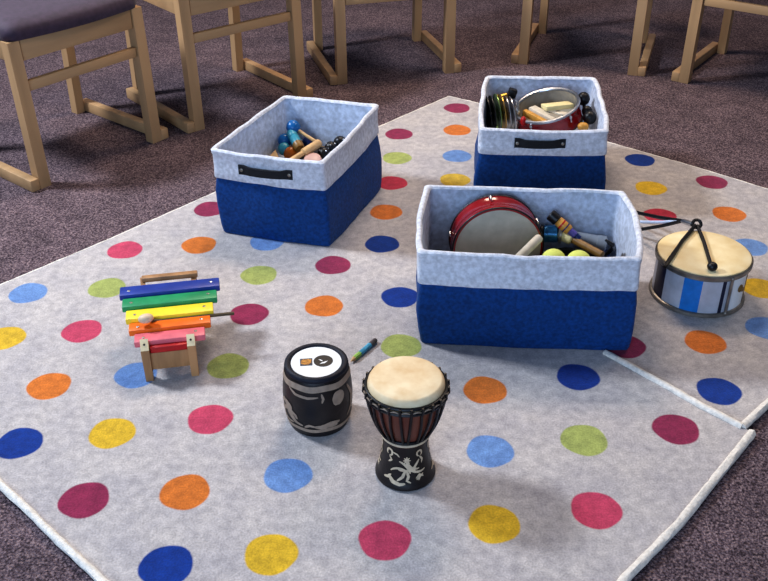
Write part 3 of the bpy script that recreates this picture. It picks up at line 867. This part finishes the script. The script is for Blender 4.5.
b = MB(); b.ball((2.85, 41.9, 2.4), .42, (1, 1.2, .8), n=16); b.sweep([(2.9, 41.9, 2.2), (3.2, 41.0, 1.4), (3.4, 40.4, .95)], .2, 8)
single(b, 'black_mallet', 'black', (3.0, 41.2, .8), 'black headed mallet at the left end of the nearest bin', 'mallet')

# ------------------------------------------------------------------ contents: left bin
def maraca(label, c, e, m, r=.42):
    t = thing('maraca', c, label, 'maraca', 'maracas in the left bin')
    b = MB(); b.ball(c, r, n=22); b.build('head', m, t)
    if e is not None:
        b = MB(); b.rod(c, e, [(.12, 0), (.10, .5), (.12, .95), (.08, 1)], 12); b.build('handle', 'beech', t)
    return t
maraca('blue maraca with a pale wooden handle, topmost in the left bin', (-5.62, 55.35, 3.95), (-4.0, 54.5, 3.2), 'ballblue', .45)
maraca('blue maraca head below the topmost one, by the left lining', (-6.15, 55.0, 3.2), (-5.2, 55.6, 2.3), 'ballblue', .45)
maraca('teal maraca head lowest at the left lining of the left bin', (-6.15, 54.3, 2.95), (-5.3, 54.9, 2.2), 'ballteal', .4)
maraca('dark blue maraca head behind the rhythm stick in the left bin', (-4.7, 55.2, 2.9), (-3.4, 55.6, 2.3), 'balldark', .45)
maraca('amber maraca head in front of the blue ones in the left bin', (-5.72, 54.0, 2.75), (-5.0, 52.8, 2.2), 'ballorange', .46)
tb = thing('teal_shaker', (-5.4, 54.6, 2.9), 'light teal cylinder shaker with a gold end in the left bin', 'shaker')
b = MB(); b.rod((-5.78, 55.15, 3.7), (-5.3, 54.15, 3.35), [(.27, 0), (.33, .08), (.33, .46), (.3, .5), (.33, .54), (.33, 1)], 22); b.build('barrel', 'ballteal', tb)
b = MB(); b.rod((-5.3, 54.15, 3.35), (-5.12, 53.75, 3.2), [(.33, 0), (.33, .7), (.26, 1)], 22); b.build('end_cap', 'brownwood', tb)
b = MB(); b.prism([(-.62, -.4), (.5, -.5), (.05, .6)], 0, .5, Matrix.Translation(Vector((-6.72, 53.75, 2.3))) @ Matrix.Rotation(.5, 4, 'X'))
single(b, 'wedge_block', 'beech', (-6.7, 53.7, 2.1), 'triangular pale wooden block at the left side of the left bin', 'block')
b = MB(); b.rod((-5.75, 52.3, 2.95), (-3.9, 54.1, 3.45), [(.15, 0), (.17, .03), (.17, .42), (.13, .45), (.17, .46), (.26, .48), (.26, .97), (.2, 1)], 20)
single(b, 'rhythm_stick', 'beech', (-5, 53, 2.8), 'pale wooden rhythm stick with a thick end across the left bin', 'rhythm stick')
b = MB(); b.lathe([(.3, 0), (.55, .1), (.58, .25), (.5, .42), (.3, .5), (.0001, .5)], axis_m((-4.3, 52.9, 2.6), (0, -.3, 1)), 28)
single(b, 'castanet', 'pinkwood', (-4.3, 52.9, 2.4), 'pinkish round wooden castanet near the front of the left bin', 'castanet')
for i, (p, r, lab) in enumerate((((-3.65, 53.75, 2.85), .42, 'black bell beside the thick end of the rhythm stick'), ((-3.25, 54.45, 2.95), .4, 'middle one of the three black studded bells in the left bin'),
                  ((-2.7, 55.0, 3.05), .42, 'black bell nearest the right rear corner of the left bin'))):
    t = thing('jingle_bell', (p[0], p[1], p[2] - r), lab, 'bell', 'black bells in the left bin')
    b = MB(); b.ball(p, r, n=18); b.build('bell_body', 'black', t)
    for k in range(4):
        an = k * PI / 2 + .5 + i
        q = Vector(p) + Vector((math.cos(an) * .28, math.sin(an) * .28, .28)) * (r / .42)
        b = MB(); b.ball(q, .065, n=8); b.build('stud', 'steel', t)
for (p, s, rz, lab) in (((-4.4, 54.2, 2.35), (2.6, 1.6, .6), .6, 'added black lump for the shaded gap under the rhythm stick in the left bin'), ((-6.6, 52.9, 2.25), (1.7, 1.2, .45), 1.2, 'added black lump for the shaded gap under the triangular block in the left bin'),
                    ((-2.7, 54.2, 2.3), (1.6, 2.0, .5), .4, 'added black lump for the shaded gap under the bells in the left bin')):
    b = MB(); b.box(p, s, Matrix.Rotation(rz, 3, 'Z'), bev=.25, seg=4)  # added black lumps stand in for the dark shade between the contents
    single(b, 'gap_shade_lump', 'blackcloth', (p[0], p[1], p[2] - s[2] / 2), lab, 'shade filler', 'added dark lumps in the left bin')

# ------------------------------------------------------------------ contents: far bin
hand_drum('upturned_hand_drum', 'red hand drum lying skin down in the far bin, silver inside, with blocks in it', (10.75, 57.35, 3.35), (.26, .12, -1), 2.05, 1.25, 'redshell', 'greyskin', None, 5, 'black', 'greywood', 'steel')
zz = 3.25
def blk(c, s, rz, m, lab, rx=0.0, ry=0.0):
    b = MB(); b.box(c, s, Matrix.Rotation(rz, 3, 'Z') @ Matrix.Rotation(rx, 3, 'X') @ Matrix.Rotation(ry, 3, 'Y'), bev=.05)
    single(b, 'wood_block', m, (c[0], c[1], c[2] - s[2] / 2), lab, 'wood block', 'blocks in the far bin drum')
blk((11.2, 57.5, 4.4), (1.9, .95, .3), .25, 'cream', 'cream yellow flat block, topmost in the far bin drum', -.15, 0)
blk((10.2, 56.9, 4.05), (2.0, .6, .4), -.9, 'palewood', 'pale grey wooden block left of the cream block in the far bin', 0, .1)
blk((9.7, 56.6, 3.95), (2.0, .35, .4), -.9, 'orangewood', 'orange wooden bar at the left edge of the far bin drum', 0, .1)
blk((10.75, 56.6, 4.0), (2.0, .5, .4), -.7, 'greywood', 'grey wooden block in the middle of the far bin drum', 0, .05)
blk((11.5, 56.7, 4.05), (1.2, .5, .4), -.6, 'palewood', 'short pale block right of the grey block in the far bin drum', 0, 0)
for (p, r, m, lab) in (((6.75, 57.3, 3.5), .98, 'black', 'black cymbal standing at the far left of the far bin'), ((7.05, 57.4, 3.5), .95, 'black', 'second black cymbal from the left in the far bin'),
                      ((7.38, 57.4, 3.55), 1.0, 'jgreen', 'greenish metal cymbal in the far bin'), ((7.68, 57.4, 3.55), .98, 'brass', 'gold cymbal in the far bin'),
                      ((8.0, 57.4, 3.5), .92, 'steel', 'silver cymbal next to the gold one in the far bin'), ((8.28, 57.4, 3.5), .9, 'steel', 'silver cymbal beside the upturned drum')):
    r *= 1.22; p = (p[0], p[1] + .2, p[2] + .38)
    t = thing('finger_cymbal', (p[0], p[1], p[2] - r), lab, 'cymbal', 'cymbals in the far bin')
    A = axis_m(p, (1, .12, .12))
    b = MB(); b.lathe([(r, -.02), (r, .03), (r * .5, .07), (r * .42, .12), (r * .2, .17), (.0001, .18)], A, 36, False); b.build('plate', m, t)
    b = MB(); b.ball(A @ Vector((0, 0, .2)), .09, n=10); b.build('centre_stud', 'dsteel', t)
for k in range(5):
    p = (8.55 + .03 * k, 56.75 + .38 * k, 4.35 + (.1 if k == 2 else 0))
    b = MB(); b.lathe([(.24, 0), (.26, .05), (.15, .13), (.0001, .15)], axis_m(p, (.9, -.2, .3)), 18, True)
    single(b, 'jingle_disc', 'steel', p, ['silver jingle nearest the front of the far bin row', 'second silver jingle from the front of the far bin row', 'middle silver jingle of the far bin row', 'fourth silver jingle from the front of the far bin row', 'silver jingle at the back of the far bin row'][k], 'jingle', 'jingles in the far bin')
hb = thing('handle_bell', (7.9, 58.7, 3.9), 'brass handbell with a black knob at the back left of the far bin', 'bell')
b = MB(); b.rod((7.55, 58.9, 4.35), (8.2, 58.95, 4.6), [(.3, 0), (.32, .1), (.24, .5), (.2, .9), (.12, 1)], 18); b.build('bell_cup', 'brass', hb)
b = MB(); b.box((8.45, 59.0, 4.72), (.55, .5, .6), Matrix.Rotation(.3, 3, 'Y'), bev=.1, seg=3); b.build('knob', 'black', hb)
for p, e, r, lab in (((12.95, 58.1, 4.65), (13.1, 57.2, 3.3), .42, 'black maraca at the back right of the far bin'), ((13.05, 57.1, 4.2), (12.9, 58.1, 3.0), .34, 'black maraca in the middle of the right side of the far bin'),
                     ((13.0, 55.9, 4.25), (13.1, 57.0, 3.0), .42, 'black maraca nearest the front right corner of the far bin')):
    t = thing('black_maraca', (p[0], p[1], p[2] - r), lab, 'maraca', 'black maracas in the far bin')
    b = MB(); b.ball(p, r, (1, 1, 1.05), n=18); b.build('head', 'black', t)
    b = MB(); b.rod(p, e, [(.12, 0), (.1, .6), (.13, 1)], 10); b.build('handle', 'black', t)
b = MB(); b.ball((12.5, 55.3, 3.9), .3, (1.2, 1, .9), n=18)
single(b, 'egg_shaker', 'orangewood', (12.45, 55.2, 3.7), 'yellow orange egg shaker at the front right of the far bin', 'shaker')
b = MB(); b.ball((8.85, 56.0, 4.0), .24, (.8, 1, 1.3), n=18)
single(b, 'egg_shaker', 'xred', (8.85, 56.0, 3.7), 'small red egg shaker beside the cymbals in the far bin', 'shaker')

# ------------------------------------------------------------------ light
def area(name, loc, target, size, power, col):
    L = bpy.data.lights.new(name, 'AREA'); L.shape = 'RECTANGLE'; L.size = size[0]; L.size_y = size[1]; L.energy = power; L.color = col
    o = bpy.data.objects.new(name, L); C.objects.link(o)
    o.location = loc
    o.rotation_euler = (Vector(target) - Vector(loc)).to_track_quat('-Z', 'Y').to_euler()
    return o
area('ceiling_panel', (.1, 1.7, 3.0), (0.2, -.1, 0), (1.0, .6), 52, (1.0, .80, .62))
area('ceiling_panel', (1.9, .9, 3.0), (0.4, -.2, 0), (1.2, .6), 24, (1.0, .82, .66))
area('window_light', (-2.7, .6, 2.7), (0.1, -.2, 0), (.5, .5), 124, (.82, .89, 1.0))
area('window_light', (-.9, -3.8, 1.3), (0.2, .2, .1), (2.6, 1.2), 74, (.50, .70, 1.0))

w = bpy.data.worlds.new('World'); bpy.context.scene.world = w; w.use_nodes = True
w.node_tree.nodes['Background'].inputs['Color'].default_value = (.62, .74, 1.0, 1)
w.node_tree.nodes['Background'].inputs['Strength'].default_value = .16

# ------------------------------------------------------------------ camera
f_px, pitch, roll, Hc = 944.48, .565915, -.00568, 26.97
fw = Vector((0, math.cos(pitch), -math.sin(pitch)))
r0 = Vector((1, 0, 0)); u0 = r0.cross(fw)
r_ = r0 * math.cos(roll) + u0 * math.sin(roll); u_ = -r0 * math.sin(roll) + u0 * math.cos(roll)
cd = bpy.data.cameras.new('camera'); cam = bpy.data.objects.new('camera', cd); C.objects.link(cam)
cd.sensor_fit = 'HORIZONTAL'; cd.sensor_width = 36; cd.lens = 36 * f_px / 768
cd.clip_start = .05; cd.clip_end = 60
mw = Matrix.Identity(4)
for i in range(3): mw[i][0] = r_[i]; mw[i][1] = u_[i]; mw[i][2] = -fw[i]
mw.translation = W((0, 0, Hc))
cam.matrix_world = mw
cd.dof.use_dof = False
bpy.context.scene.camera = cam
sc = bpy.context.scene
sc.view_settings.view_transform = 'Standard'
sc.view_settings.look = 'Medium High Contrast'
sc.view_settings.exposure = 0
for o in list(bpy.data.objects):
    if '_local' in o: del o['_local']
